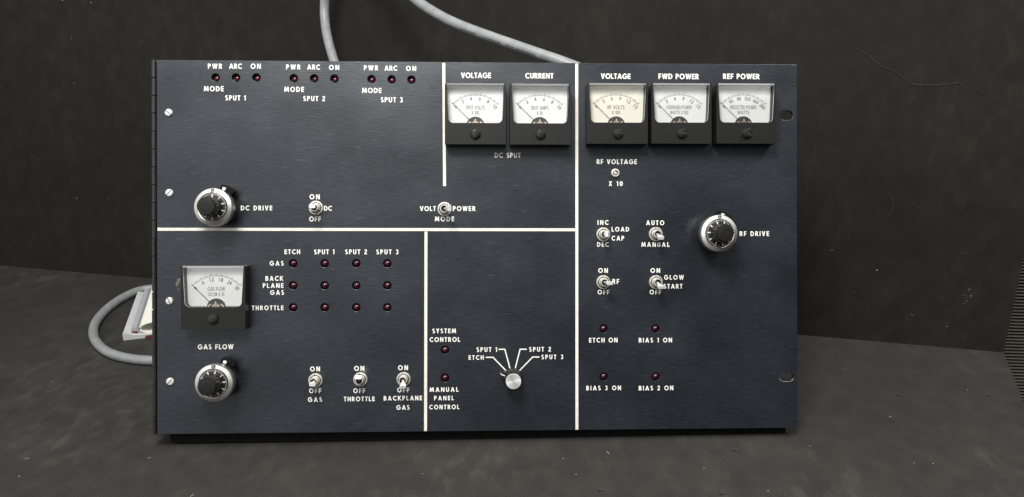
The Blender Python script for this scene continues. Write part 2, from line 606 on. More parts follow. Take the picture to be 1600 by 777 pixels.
# =================================================================== SETTING
fa, fb = on_z(0, 415), on_z(1568, 551)
fdir = (fb - fa).normalized()
fnrm = Vector((fdir.y, -fdir.x, 0))             # towards the camera
if fnrm.y > 0:
    fnrm = -fnrm
fleft = fa - fdir * 2.2
WALLM = Matrix((fdir, Vector((0, 0, 1)), fnrm)).transposed().to_4x4()
WALLM.translation = fb
WALLI = WALLM.inverted()

def wallpt(px, py, off=0.0):
    o = WALLI @ CO
    d = WALLI.to_3x3() @ ray(px, py)
    t = (off - o.z) / d.z
    return o + d * t

def wall_depth(px, py):
    o = WALLI @ CO
    d = WALLI.to_3x3() @ ray(px, py)
    return -o.z / d.z

# floor board: right edge runs from the fold corner towards the camera
e1, e2 = on_z(1568, 551), on_z(1601, 632)
edir = (e2 - e1).normalized()
near = e1 + edir * 1.2
mb = MB()
far_l = fleft
near_l = Vector((-3.2, near.y, 0))
fl = [(far_l.x, far_l.y), (near_l.x, near_l.y), (near.x, near.y), (e1.x, e1.y)]
mb.prism(fl, -0.006, 0.0, 0)
# flecks of lint on the board
for px, py, s, a in [(42, 717, 4, .5), (233, 716, 3, .2), (300, 775, 4, 1.2), (82, 597, 2, 0), (1391, 652, 3, .3), (1428, 724, 1.5, 0), (1458, 725, 1.5, 1),
                     (1265, 698, 1.6, .4), (1100, 732, 1.5, 2), (1200, 768, 2, 1), (1340, 655, 2, .5), (340, 606, 1.5, 1), (30, 745, 2.0, 2.6),
                     (900, 742, 1.5, 0), (660, 741, 1.2, 1), (880, 717, 1.5, 0), (1320, 577, 1.4, 0), (950, 708, 5, 2.1), (1512, 610, 2, .7)]:
    c = on_z(px, py)
    L_, W_ = s * 0.0005, 0.0003
    d = Vector((math.cos(a), math.sin(a)))
    nrm = Vector((-d.y, d.x))
    q = [c.xy + d * L_ + nrm * W_ * .4, c.xy - d * L_ * .4 + nrm * W_, c.xy - d * L_ - nrm * W_ * .3, c.xy + d * L_ * .5 - nrm * W_]
    mb.flat([(p.x, p.y) for p in q][::-1], 0.0003, 1)
    mb.flat([(p.x, p.y) for p in q], 0.00032, 1)
# little dents: dark nick with a lighter rim
for px, py, s in [(1403, 617, 5), (1148, 704, 6), (1128, 772, 6), (1340, 655, 3), (1545, 618, 4), (938, 767, 5), (210, 606, 4)]:
    c = on_z(px, py)
    for mi, dx, rr, z in ((2, 0.0006, s * .00042, .0003), (3, -.0004, s * .00028, .0005)):
        pts = [(c.x + dx + rr * (1 + .4 * math.sin(3 * a + px)) * math.cos(a), c.y + dx + rr * .8 * (1 + .3 * math.cos(2 * a + py)) * math.sin(a))
               for a in [2 * math.pi * i / 12 for i in range(12)]]
        mb.flat(pts, z, mi)
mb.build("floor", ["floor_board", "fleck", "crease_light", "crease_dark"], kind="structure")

# wall board: local x along fold (0 at right edge), y up, z towards camera
mb = MB()
WL = (fb - fleft).length
mb.prism([(-WL, 0.0), (0, 0.0), (0, 0.9), (-WL, 0.9)], -0.006, 0.0, 0)
def wall_line(pix, wd, mi, z, dy=0.0):
    pts = [wallpt(px, py) for px, py in pix]
    for a, b in zip(pts[:-1], pts[1:]):
        d = (b - a).normalized()
        n_ = Vector((-d.y, d.x, 0)) * wd
        mb.flat([(p.x, p.y + dy) for p in (a - n_, b - n_, b + n_, a + n_)], z, mi)
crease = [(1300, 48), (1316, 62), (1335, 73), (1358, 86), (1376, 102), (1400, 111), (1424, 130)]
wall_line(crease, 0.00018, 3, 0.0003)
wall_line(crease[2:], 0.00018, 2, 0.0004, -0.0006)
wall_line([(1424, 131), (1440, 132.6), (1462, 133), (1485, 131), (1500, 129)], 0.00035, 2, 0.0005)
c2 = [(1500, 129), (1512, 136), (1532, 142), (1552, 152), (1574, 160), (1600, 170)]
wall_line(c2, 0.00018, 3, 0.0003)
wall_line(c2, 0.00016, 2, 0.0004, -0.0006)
ring = [(1385 + 11 * math.cos(a), 319 + 18 * math.sin(a)) for a in [R(-80 + 165 * i / 12) for i in range(13)]]
wall_line(ring, 0.00022, 2, 0.0003)
for px, py, s in [(1512, 465, 9), (1297, 388, 8), (1500, 396, 5), (1316, 508, 4), (1330, 460, 4)]:
    c = wallpt(px, py)
    for _ in range(7 if s > 6 else 3):
        a = random.uniform(0, 6.28)
        rr = random.uniform(.1, 1) * s * .0005
        x, y = c.x + rr * math.cos(a), c.y + rr * 1.5 * math.sin(a)
        q = random.uniform(.0003, .0007)
        mb.flat([(x + q * math.cos(b) * 1.3, y + q * math.sin(b)) for b in (0, 1.3, 2.4, 3.6, 5)], 0.0004 + .00003 * _, 2 if random.random() < .8 else 3)
for px, py in [(143, 4), (98, 1), (112, 60), (170, 310), (116, 130), (120, 310), (1370, 422), (1425, 492), (1587, 525), (60, 250), (1480, 510)]:
    c = wallpt(px, py)
    q = random.uniform(.0003, .0006)
    mb.flat([(c.x + q * math.cos(b) * 1.6, c.y + q * math.sin(b)) for b in (0, 1.3, 2.4, 3.6, 5)], 0.0004, 1)
for px, py, w_, h_, a_, m_ in [(1514, 452, 3.0, 4, .2, 4), (1517, 462, 2.2, 5, .1, 4), (1510, 470, 4.5, 2.2, .3, 4), (1505, 461, 2, 3, 0, 4), (1507, 474, 2.5, 2, 0, 4),
                               (1296, 385, 6, 2.5, .2, 3), (1300, 391, 6, 1.8, .4, 4), (1289, 390, 4, 1.4, .1, 2), (1500, 396, 7, 1.3, -.1, 2), (1470, 322, 6, 1.6, 0, 2), (1435, 324, 8, 1.5, 0, 2), (1335, 456, 5, 2.5, .6, 2)]:
    c = wallpt(px, py)
    pts = []
    for k in range(9):
        b_ = 2 * math.pi * k / 9
        rr = random.uniform(.55, 1.1) * .00028
        x, y = w_ * rr * math.cos(b_), h_ * rr * math.sin(b_)
        pts.append((c.x + x * math.cos(a_) - y * math.sin(a_), c.y + x * math.sin(a_) + y * math.cos(a_)))
    mb.flat(pts, .00075 + .00001 * (px % 7), m_)
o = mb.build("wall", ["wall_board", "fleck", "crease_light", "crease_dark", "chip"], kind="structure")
o.matrix_world = WALLM

# ribbed mat standing behind the right-hand edge of both boards
mb = MB()
ctr = at_depth(1600, 540, 0.80)
NR, PIT = 150, 0.0033
for i in range(NR):
    y0 = -0.25 + i * PIT
    sec = [(y0, -.0006), (y0 + PIT * .25, .0010), (y0 + PIT * .5, .0016), (y0 + PIT * .72, .0010), (y0 + PIT, -.0006)]
    vs = [(x, y, z) for x in (-.06, .5) for y, z in sec]
    mb.add(vs, [(k, 5 + k, 6 + k, 1 + k) for k in range(4)], 0)
mb.box(-.06, .5, -.25, -.25 + NR * PIT, -.004, -.0010, 0)
o = mb.build("ribbed_mat", "rib_rubber")
o.location = ctr
o.rotation_euler = (math.pi / 2 - R(10), 0, R(-4))
tag(o, "dark olive ribbed rubber mat showing past the right edge of the black boards", "mat")

# =================================================================== CONTROL PANEL
panel = bpy.data.objects.new("control_panel", None)
col.objects.link(panel)
panel.empty_display_size = 0.05
panel.matrix_world = PM
tag(panel, "wide black anodised control panel with six analogue meters, knobs, toggle switches and red lights", "control panel")

LED_TOP = [(337, 121.4), (368.7, 121.4), (400.7, 121.4), (459, 122.5), (490.9, 122.7), (522.6, 123.2), (580.6, 123.8), (612, 124.3), (643, 124.7)]
LED_LOW = [(x, y) for y in (411.8, 446.2, 480.6) for x in (458, 507.4, 556.7, 605.2)] + [(695.3, 546.9), (695.3, 590.7),
           (943, 513.7), (1024.4, 513.7), (943.3, 588.5), (1024.6, 588.5)]

# ---- front plate with real holes
def plate():
    cu = bpy.data.curves.new("plate", 'CURVE')
    cu.dimensions = '2D'
    cu.fill_mode = 'BOTH'
    cu.extrude = 0.0013
    cu.bevel_depth = 0.0002
    cu.bevel_resolution = 1
    cu.offset = -0.0002
    def poly(pts):
        s = cu.splines.new('POLY')
        s.points.add(len(pts) - 1)
        for p, q in zip(s.points, pts):
            p.co = (q[0], q[1], 0, 1)
        s.use_cyclic_u = True
    x0, x1 = -PW / 2, PW / 2
    poly([(x0, 0), (x1, 0), (x1, PH), (x0, PH)])
    for px, py in LED_TOP + LED_LOW:
        c = pp(px, py)
        r = 0.00315
        poly([(c.x + r * math.cos(R(a)), c.y + r * math.sin(R(a))) for a in range(0, 360, 15)])
    for px, py in ((1228.3, 180.4), (1228.6, 588.5)):
        c = pp(px, py)
        r, d = 0.0036, 0.0018
        poly([(c.x + d + r * math.cos(R(a)), c.y + r * math.sin(R(a))) for a in range(-90, 91, 15)] +
             [(c.x - d + r * math.cos(R(a)), c.y + r * math.sin(R(a))) for a in range(90, 271, 15)])
    ob = bpy.data.objects.new("tmp", cu)
    col.objects.link(ob)
    dg = bpy.context.evaluated_depsgraph_get()
    me = bpy.data.meshes.new_from_object(ob.evaluated_get(dg))
    bpy.data.objects.remove(ob)
    me.materials.clear()
    me.materials.append(MATS["anodised_brushed"])
    for p in me.polygons:
        p.use_smooth = False
    me.transform(Matrix.Translation((0, 0, -0.0015)))
    o = bpy.data.objects.new("front_plate", me)
    o.parent = panel
    col.objects.link(o)
plate()

# ---- chassis that carries the plate (behind it)
mb = MB()
xa, xb = pp(259, 600).x, pp(1234, 600).x
def floor_y(z):
    """panel height at which the plane z = const of the panel meets the floor"""
    p0 = (PM @ Vector((0, 0, z))).z
    return (0.0003 - p0) / ay.z
CHX = Matrix(((0, 0, 1, 0), (1, 0, 0, 0), (0, 1, 0, 0), (0, 0, 0, 1)))      # profile (y, z) swept along x
CZF, CZB = -0.0085, -0.045
mb = MB()
xc = pp(1196, 600).x
mb.prism([(0.0202, CZF - .001), (0.205, CZF - .001), (0.205, CZB), (0.0202, CZB)], xa, xc, 0, CHX)
mb.build("chassis", "black_tab", panel)
mb = MB()
mb.prism([(floor_y(CZF), CZF), (0.0, CZF), (0.0, CZF - .001), (0.02, CZF - .001), (0.02, CZB), (floor_y(CZB), CZB)], xa, xb, 0, CHX)
mb.build("base_shadow_skirt", "black_tab", panel)  # black base strip to the floor, standing in for shade under the plate
# spacer rails between chassis and plate
for y in (0.02, 0.16):
    for x in (xa + .01, xc - .016):
        mb = MB()
        mb.box(x, x + .006, y, y + .03, CZF - .0010, -.0031)
        mb.build("spacer", "black_paint", panel)

# green boards behind the three light groups
for (xl, xr) in ((325, 412), (447, 534), (569, 655)):
    a, b = pp(xl, 116), pp(xr, 131)
    mb = MB()
    mb.box(a.x, b.x, b.y - .003, a.y + .003, -.0058, -.0048, 0)
    for k in range(34):
        x = random.uniform(a.x, b.x - .003)
        y = random.uniform(b.y - .002, a.y + .001)
        mb.box(x, x + random.uniform(.0006, .003), y, y + .0006, -.0048, -.0042, 1)
    mb.build("circuit_board", ["circuit_green", "board_trace"], panel)

# ---- hinge
hx1 = pp(246, 390).x - 0.0008
hx0 = pp(236.0, 390).x
hw = hx1 - hx0
mb = MB()
mb.box(hx0 + .0012, hx1 + .004, -.001, PH + .0005, -.0042, -.0032)
hinge = mb.build("hinge", "black_paint", panel)
NK = 21
kl = (PH + .0005) / NK
kr = hw * 0.40
kme = None
for i in range(NK):
    if kme is None:
        mb = MB()
        n = 16
        prof = [(kr * .9, 0), (kr, .0001), (kr, kl - .0008), (kr * .9, kl - .0007)]
        mb.lathe(prof, 18, 0)
        mb.f.append(list(range(18))[::-1]); mb.mi.append(0); mb.sm.append(False)
        mb.box(-kr, 0, -kr * .2, kr * .9, .0002, kl - .0009)
        k0 = mb.build("knuckle", "black_paint", hinge)
        k0.rotation_euler = (-math.pi / 2, 0, 0)
        kme = k0
        k = k0
    else:
        k = kme.copy()
        col.objects.link(k)
        k.parent = hinge
    k.location = (hx0 + kr + .0002 + (.00012 if i % 2 else 0), i * kl, -.0012)
mb = MB()
mb.tube([(hx0 + kr + .0002, -.0006, -.0012), (hx0 + kr + .0002, PH + .0010, -.0012)], kr * .35, 10)
mb.build("hinge_pin", "black_paint", hinge)

# ---- divider lines
def line(pa, pb, wd, name="divider_line", m="cream_line"):
    a, b = pp(*pa), pp(*pb)
    d = (b - a).normalized()
    n_ = Vector((-d.y, d.x, 0)) * wd / 2
    mb = MB()
    mb.prism([(p.x, p.y) for p in (a - n_, b - n_, b + n_, a + n_)], .00004, .00014)
    return mb.build(name, m, panel)
LW = 0.0022
line((693.4, 98.5), (694.6, 291), LW)
line((901.1, 99.6), (901.4, 671.5), LW)
line((246.2, 358.4), (898.6, 359.2), LW)
line((665.6, 361.9), (664.9, 673.6), LW)

# ---- captions: text, x0, x1, y0, y1 in the photograph
CAPS = [
 ("PWR", 324.9, 347.2, 99.8, 107.4), ("ARC", 358, 378.2, 99.8, 107.5), ("ON", 391.7, 407.6, 99.8, 107.6), ("MODE", 318.6, 349.4, 135, 142.7), ("SPUT 1", 352, 384, 149.4, 157),
 ("PWR", 447.1, 469.6, 101.2, 108.6), ("ARC", 479.9, 500.3, 101.3, 108.9), ("ON", 514, 530, 101.9, 109.3), ("MODE", 444.2, 475, 136, 143.6), ("SPUT 2", 473.8, 508, 150.5, 158),
 ("PWR", 568.7, 590.9, 102.5, 110), ("ARC", 600.8, 621, 103, 110.5), ("ON", 634.5, 650.2, 103.4, 110.8), ("MODE", 565.7, 596.1, 137.7, 145.4), ("SPUT 3", 595, 629.3, 152.3, 160),
 ("VOLTAGE", 720.3, 767.1, 114, 122), ("CURRENT", 820.7, 864.7, 114.7, 122.6), ("DC SPUT", 772.8, 813.7, 239, 246.6),
 ("VOLTAGE", 938.9, 985.1, 115.4, 123.2), ("FWD POWER", 1028.9, 1091.9, 115.7, 123.6), ("REF POWER", 1129.7, 1186.8, 115.7, 123.5),
 ("RF VOLTAGE", 932.4, 995.1, 249.2, 256.4), ("X 10", 951.4, 973, 283.5, 290.7),
 ("DC DRIVE", 376.3, 425.4, 321.6, 328.8), ("ON", 483.7, 499.6, 303.9, 311.5), ("DC", 506.2, 519, 322, 329.4), ("OFF", 483.1, 501.3, 338.5, 346.1),
 ("VOLT", 656, 681, 322.4, 329.8), ("POWER", 707.7, 742.9, 322.4, 329.8), ("MODE", 679.5, 709.5, 338.6, 346),
 ("INC", 933.6, 951, 344.3, 351.4), ("LOAD", 955.6, 983, 354.9, 361.9), ("CAP", 955.6, 975.3, 368.8, 376), ("DEC", 933, 951.4, 378.7, 385.7),
 ("AUTO", 1009.6, 1037.8, 344.7, 351.8), ("MANUAL", 1002.2, 1046, 378.7, 385.8), ("ON", 934.7, 949.8, 419.3, 426.4), ("RF", 956.8, 967.4, 436.2, 443.7), ("OFF", 933.8, 951.9, 453, 460.1),
 ("ON", 1016.3, 1031.3, 419.3, 426.4), ("GLOW", 1037.6, 1068.4, 430, 437.1), ("START", 1037, 1066.3, 443.9, 451), ("OFF", 1015, 1033, 453, 460.1),
 ("RF DRIVE", 1155.7, 1201.6, 361.6, 368.9),
 ("ETCH ON", 920.4, 964.9, 527.9, 535.3), ("BIAS 1 ON", 998, 1050, 527.9, 535.3), ("BIAS 3 ON", 916, 970.3, 602.7, 610.1), ("BIAS 2 ON", 998, 1052, 602.7, 610.2),
 ("GAS FLOW", 309.2, 364.8, 538, 545.9),
 ("ETCH", 444.7, 469, 390, 397.2), ("SPUT 1", 490.8, 522.5, 390, 397.4), ("SPUT 2", 539.4, 573.5, 390, 397.4), ("SPUT 3", 588, 622.7, 390.1, 397.5),
 ("GAS", 421.4, 443.2, 408, 415.2), ("BACK", 414.8, 442.8, 431.6, 438.9), ("PLANE", 410.7, 443, 442.7, 450), ("GAS", 422.2, 443.8, 453.6, 460.8), ("THROTTLE", 393.6, 443, 477.6, 484.8),
 ("ON", 484.5, 500, 572.9, 580.3), ("OFF", 483, 501.8, 607, 614.4), ("GAS", 481.2, 503, 620.8, 628.1),
 ("ON", 553.3, 569.2, 572, 579.5), ("OFF", 552, 570.5, 607, 614.3), ("THROTTLE", 537.3, 585.4, 619.8, 627.2),
 ("ON", 622, 637.5, 571, 578.4), ("OFF", 620.7, 639.3, 605.8, 613.1), ("BACKPLANE", 599.5, 659.5, 618.5, 626), ("GAS", 619.3, 640, 633.1, 640.4),
 ("SYSTEM", 675.7, 712.5, 513.6, 520.8), ("CONTROL", 671.3, 719, 527, 534.4), ("MANUAL", 671.3, 716.4, 605.2, 612.5), ("PANEL", 678.3, 709.2, 618.6, 625.6), ("CONTROL", 670.8, 717.7, 632.5, 639.7),
 ("SPUT 1", 744.7, 776.6, 542.7, 550), ("ETCH", 732.3, 755.8, 555.3, 562.2), ("SPUT 2", 826.8, 860.8, 542.4, 549.6), ("SPUT 3", 846, 880, 554.3, 561.4),
]
for s, x0, x1, y0, y1 in CAPS:
    a, b = pp(x0, y1), pp(x1, y0)
    mb = MB()
    letters(mb, s, 0, 0, (b.y - a.y) * 1.02, b.x - a.x, 0.195, 0.00008)
    mb.build("printed_caption", "white_print", panel, loc=((a.x + b.x) / 2, (a.y + b.y) / 2, 0))

# leader lines of the rotary selector
for pts in ([(759, 558.5), (770.4, 558.5), (793.4, 582.2)], [(779, 545.9), (788.8, 545.9), (798.2, 581)],
            [(823, 545.9), (812.6, 545.9), (804, 580)], [(842.8, 558.0), (832.4, 558.0), (809.4, 581.6)]):
    q = [pp(*p) for p in pts]
    mb = MB()
    t = .00042
    d1 = (q[1] - q[0]).normalized()
    d2 = (q[2] - q[1]).normalized()
    n1, n2 = Vector((-d1.y, d1.x, 0)), Vector((-d2.y, d2.x, 0))
    nm = (n1 + n2).normalized()
    nm = nm / max(.3, nm.dot(n1))
    A = [q[0] + n1 * t, q[1] + nm * t, q[2] + n2 * t]
    B = [q[0] - n1 * t, q[1] - nm * t, q[2] - n2 * t]
    vs = [(p.x, p.y, .00009) for p in A + B]
    mb.add(vs, [(3, 4, 1, 0), (4, 5, 2, 1)], 0)
    mb.build("leader_line", "white_print", panel)

# ---- screws along the hinge
def slot_screw(mb, r, z, mi_h, mi_s, ang, sw=.11):
    mb.lathe([(r, 0), (r, z * .55), (r * .82, z * .92), (r * .45, z)], 24, mi_h)
    xf = Matrix.Rotation(ang, 4, 'Z')
    mb.box(-r * .92, r * .92, -r * sw, r * sw, z * .62, z * 1.012, mi_s, xf)
for (px, py, a) in ((263.2, 176, -38), (264.0, 301.5, 45), (264.5, 470.5, -65), (265.3, 596.6, 48)):
    mb = MB()
    slot_screw(mb, .0028, .0017, 0, 1, R(a))
    c = pp(px, py, .001)
    mb.build("screw", ["screw_steel", "slot_dark"], panel, loc=(c.x, c.y, 0.00002))

# ---- indicator lights
def led_mesh(r, apex):
    mb = MB()
    prof = [(r * 1.12, apex - r * 2.2), (r * 1.12, apex - r * 1.9), (r, apex - r * 1.85)] + [(r * math.cos(a), apex - r + r * math.sin(a)) for a in [R(9 * i) for i in range(0, 10)]]
    prof[-1] = (r * .02, apex)
    mb.lathe(prof, 24, 0)
    return mb
for i, (px, py) in enumerate(LED_TOP):
    c = pp(px, py)
    o = led_mesh(.0023, -.0020).build("indicator_light", "red_lens_clean", panel, loc=(c.x, c.y, 0))
    o["label"] = "small dark red light set deep in its hole"
for px, py in LED_LOW:
    c = pp(px, py)
    mb = led_mesh(.0026, .0006)
    mb.build("indicator_light", "red_lens", panel, loc=(c.x, c.y, 0))

# ---- meters
def winpath(hw_t, hw_b, top, bot, r):
    pts = [(-hw_t, top)]
    cx = hw_b - r
    pts += [(-cx - r * math.cos(R(a)), bot + r - r * math.sin(R(a))) for a in range(0, 91, 15)]
    pts += [(cx + r * math.sin(R(a)), bot + r - r * math.cos(R(a))) for a in range(0, 91, 15)]
    pts += [(hw_t, top)]
    return pts     # left-top, round bottom, right-top (counter-clockwise)

def meter(cx, cy, nums, l1, l2, w1, w2, dial, label, scale=1.0, screw_ang=0, h2=.0026):
    H = .0224
    D = .0122
    mb = MB()
    mb.box(-.0226, .0226, -.0226, .0226, .0001, .0026)
    inner = winpath(.0212, .0199, H - .0002, -.0068, .0036)
    outer = [(-H, H), (-H, -H), (H, -H), (H, H)]
    mb.prism([(-H, H - .0002)] + [(-H, -H), (H, -H), (H, H - .0002)] + inner[::-1], .0026, D)
    m = mb.build("panel_meter", "black_plastic", panel, loc=(cx, cy, 0), bevel=.0005, label=label)
    m.scale = (scale, scale, 1)
    # dial face with printed scale
    mb = MB()
    mb.prism(winpath(.0209, .0200, H - .0006, -.0066, .0030), .0027, .0052, 0)
    z = .00528
    PY = -.0078
    r0, r1 = .0226, .0241
    arc = [R(90 + 46 - 92 * i / 40) for i in range(41)]
    for a, b in zip(arc[:-1], arc[1:]):
        mb.flat([(r0 * math.cos(a), PY + r0 * math.sin(a)), (r0 * math.cos(b), PY + r0 * math.sin(b)),
                 ((r0 + .00006) * math.cos(b), PY + (r0 + .00006) * math.sin(b)), ((r0 + .00006) * math.cos(a), PY + (r0 + .00006) * math.sin(a))][::-1], z, 1)
    for i in range(51):
        a = R(90 + 46 - 92 * i / 50)
        major = i % 5 == 0
        ra, rb = r0 + .00007, r1 + (.0004 if i % 10 == 0 else 0) - (0 if major else .0004)
        wd = .00015 if major else .00010
        ca, sa = math.cos(a), math.sin(a)
        mb.flat([(ra * ca - wd * sa, PY + ra * sa + wd * ca), (ra * ca + wd * sa, PY + ra * sa - wd * ca),
                 (rb * ca + wd * sa, PY + rb * sa - wd * ca), (rb * ca - wd * sa, PY + rb * sa + wd * ca)], z, 1)
    for k, nstr in enumerate(nums):
        a = 46 - 92 * k / (len(nums) - 1)
        rr = .0203
        letters(mb, nstr, -rr * math.sin(R(a)), PY + rr * math.cos(R(a)), .0026, None if len(nstr) == 1 else .00155 * len(nstr), .15, z, R(a), .14, 1)
    letters(mb, l1, 0, .0058, .0028, w1, .125, z, 0, .2, 1)
    letters(mb, l2, 0, .0019, h2, w2, .125, z, 0, .2, 1)
    mb.build("dial_face", [dial, "dial_ink"], m)
    # moving-coil movement behind a half-round cut-out
    mb = MB()
    half = [(.0068 * math.cos(R(a)), PY + .0068 * math.sin(R(a))) for a in range(12, 169, 12)]
    mb.prism(half, .00535, .0056, 0)
    xf = Matrix.Translation((0, PY, 0))
    mb.prism([(.0034 * math.cos(R(a)), PY + .0034 * math.sin(R(a))) for a in range(24, 157, 12)], .0056, .0066, 1)
    mb.box(-.0004, .0004, PY + .0022, PY + .0048, .0066, .0070, 2)
    for s in (-1, 1):
        xf = Matrix.Translation((s * .0046, PY + .0019, 0)) @ Matrix.Rotation(R(-s * 40), 4, 'Z')
        mb.box(-.0014, .0014, -.0005, .0005, .0057, .0066, 2, xf)
    mb.box(-.0026, .0026, PY + .0012, PY + .0017, .0066, .0070, 2)
    mb.build("movement", ["movement_dark", "copper", "nickel"], m)
    # needle
    a = R(90 + 45.2)
    u = Vector((math.cos(a), math.sin(a)))
    v = Vector((-u.y, u.x))
    mb = MB()
    p0, p1 = Vector((0, PY)) + u * .0050, Vector((0, PY)) + u * .0242
    mb.prism([tuple(q) for q in (p0 - v * .00016, p1 - v * .00009, p1 + v * .00009, p0 + v * .00016)][::-1], .0061, .0063)
    mb.build("needle", "dial_ink", m)
    # clear window and its thicker top rim
    mb = MB()
    mb.prism(winpath(.0211, .0198, H - .0014, -.0067, .0035), D - .0009, D + .0001, 0)
    mb.prism([(-.0211, H - .0013), (.0211, H - .0013), (.0211, H), (-.0211, H)], .0028, D + .0001, 1)
    mb.build("window", ["clear_window", "clear_edge"], m, bevel=.0003)
    # zero adjuster
    mb = MB()
    slot_screw(mb, .0037, .0026, 0, 1, screw_ang, .15)
    mb.build("zero_screw", ["black_gloss", "socket_dark"], m, loc=(.0001, -.0148, D + .0001))
    return m

def mpos(x0, x1, y0, y1):
    return pp((x0 + x1) / 2, (y0 + y1) / 2, .0122)
c = mpos(695.6, 789.8, 130.5, 225.3)
meter(c.x, c.y, "0 2 4 6 8 10".split(), "SPUT VOLTS", "X 100", .0138, .0058, "dial_white", "panel meter reading SPUT VOLTS under the left VOLTAGE caption", screw_ang=R(65))
c = mpos(797.3, 891.4, 131.4, 225.7)
meter(c.x, c.y, "0 2 4 6 8 10".split(), "SPUT AMPS", "X 10", .0130, .0046, "dial_white", "panel meter reading SPUT AMPS under the CURRENT caption", screw_ang=R(30))
c = mpos(918.4, 1011.8, 130.5, 224.4)
meter(c.x, c.y, "0 3 6 9 12 15".split(), "RF VOLTS", "X 100", .0128, .0062, "dial_cream", "panel meter reading RF VOLTS with a yellowed cream dial", screw_ang=R(0))
c = mpos(1018.2, 1111.6, 130.5, 224.4)
meter(c.x, c.y, "0 3 6 9 12 15".split(), "FORWARD POWER", "WATTS X 100", .0188, .0138, "dial_white", "panel meter reading FORWARD POWER under the FWD POWER caption", screw_ang=R(-12))
c = mpos(1119.6, 1213, 130.5, 224.4)
meter(c.x, c.y, "0 40 80 120 160 200".split(), "REFLECTED POWER", "WATTS", .0198, .0090, "dial_white", "panel meter reading REFLECTED POWER under the REF POWER caption", screw_ang=R(-35))
c = mpos(283, 383, 416.3, 514)
meter(c.x, c.y, "0 6 12 18 24 30".split(), "GAS FLOW", "SCCM X 10", .0122, .0112, "dial_white", "panel meter reading GAS FLOW on the lower left", scale=1.03, screw_ang=R(20))

# ---- turns-counting dials
def turns_dial(cx, cy, label, zero, count):
    mb = MB()
    # body: dark skirt then brushed ring
    mb.lathe([(.0120, .0001), (.0120, .0070), (.0128, .0074), (.0128, .0120), (.0134, .0124), (.0137, .0130), (.0137, .0184), (.0132, .0192), (.0108, .0200), (.0104, .0198)],
             64, mis=[1, 1, 1, 1, 0, 0, 0, 0, 0, 2])
    # count window in the ring
    mb.box(-.0014, .0014, .0109, .0130, .0188, .02000, 3)
    mb.box(-.0006, -.0003, .0114, .0125, .02000, .02005, 4)
    mb.box(.0003, .0006, .0114, .0122, .02000, .02005, 4)
    d = mb.build("turns_dial", ["brushed_aluminium", "black_paint", "black_satin", "socket_dark", "white_print"], panel, loc=(cx, cy, 0), label=label)
    # black graduated plate
    mb = MB()
    mb.lathe([(.0103, .0190), (.0103, .02005), (.0100, .0202), (.0072, .0206)], 64, 0)
    for i in range(50):
        a = R(90 + zero + i * 7.2)
        major = i % 5 == 0
        ra, rb = (.0081 if major else .0090), .0098
        wd = .00016 if major else .00010
        ca, sa = math.cos(a), math.sin(a)
        za, zb = (.02052 if major else .02042), .02028
        mb.add([(ra * ca - wd * sa, ra * sa + wd * ca, za), (ra * ca + wd * sa, ra * sa - wd * ca, za),
                (rb * ca + wd * sa, rb * sa - wd * ca, zb), (rb * ca - wd * sa, rb * sa + wd * ca, zb)], [(0, 1, 2, 3)], 1)
    for k in range(10):
        a = zero + 36 * k
        letters(mb, str((10 - k) % 10), -.0079 * math.sin(R(a)) , .0079 * math.cos(R(a)), .0018, None, .2, .02070, R(a), .1, 1)
    mb.build("dial_plate", ["black_satin", "white_print"], d)
    # grip
    mb = MB()
    n = 72
    prof = [(.0071, .0204), (.0069, .0215), (.0067, .0240), (.0065, .0330), (.0060, .0341), (.0030, .0344)]
    vs = []
    for j, (r, z) in enumerate(prof):
        for i in range(n):
            a = 2 * math.pi * i / n
            rr = r * (1 + (.035 * math.cos(18 * a) if 2 <= j <= 3 else 0))
            vs.append((rr * math.cos(a), rr * math.sin(a), z))
    mb.add(vs, [(j * n + i, j * n + (i + 1) % n, (j + 1) * n + (i + 1) % n, (j + 1) * n + i) for j in range(len(prof) - 1) for i in range(n)], 0, True)
    mb.add([vs[(len(prof) - 1) * n + i] for i in range(n)], [list(range(n))], 0)
    mb.build("grip", "black_plastic", d)
    # brake lever at the upper right of the dial
    mb = MB()
    lug = [(.0118 * math.cos(R(a)), .0118 * math.sin(R(a))) for a in range(86, 38, -6)] + [(.0174 * math.cos(R(a)), .0174 * math.sin(R(a))) for a in range(44, 82, 6)]
    mb.prism(lug[::-1], .0035, .0095, 0)
    mb.box(-.0013, .0013, -.0010, .0012, .0095, .0112, 1, Matrix.Translation((.0052, .0137, 0)) @ Matrix.Rotation(R(-20), 4, 'Z'))
    mb.build("brake_lever", ["black_tab", "nickel"], d, bevel=.0003)
    return d
c = pp(332.3, 323.8, .0196); turns_dial(c.x, c.y, "turns dial beside the DC DRIVE caption", 0, "0")
c = pp(333.5, 599.3, .0196); turns_dial(c.x, c.y, "turns dial below the GAS FLOW caption", -10, "10")
c = pp(1124.3, 364.7, .0196); turns_dial(c.x, c.y, "turns dial beside the RF DRIVE caption", 14, "0")

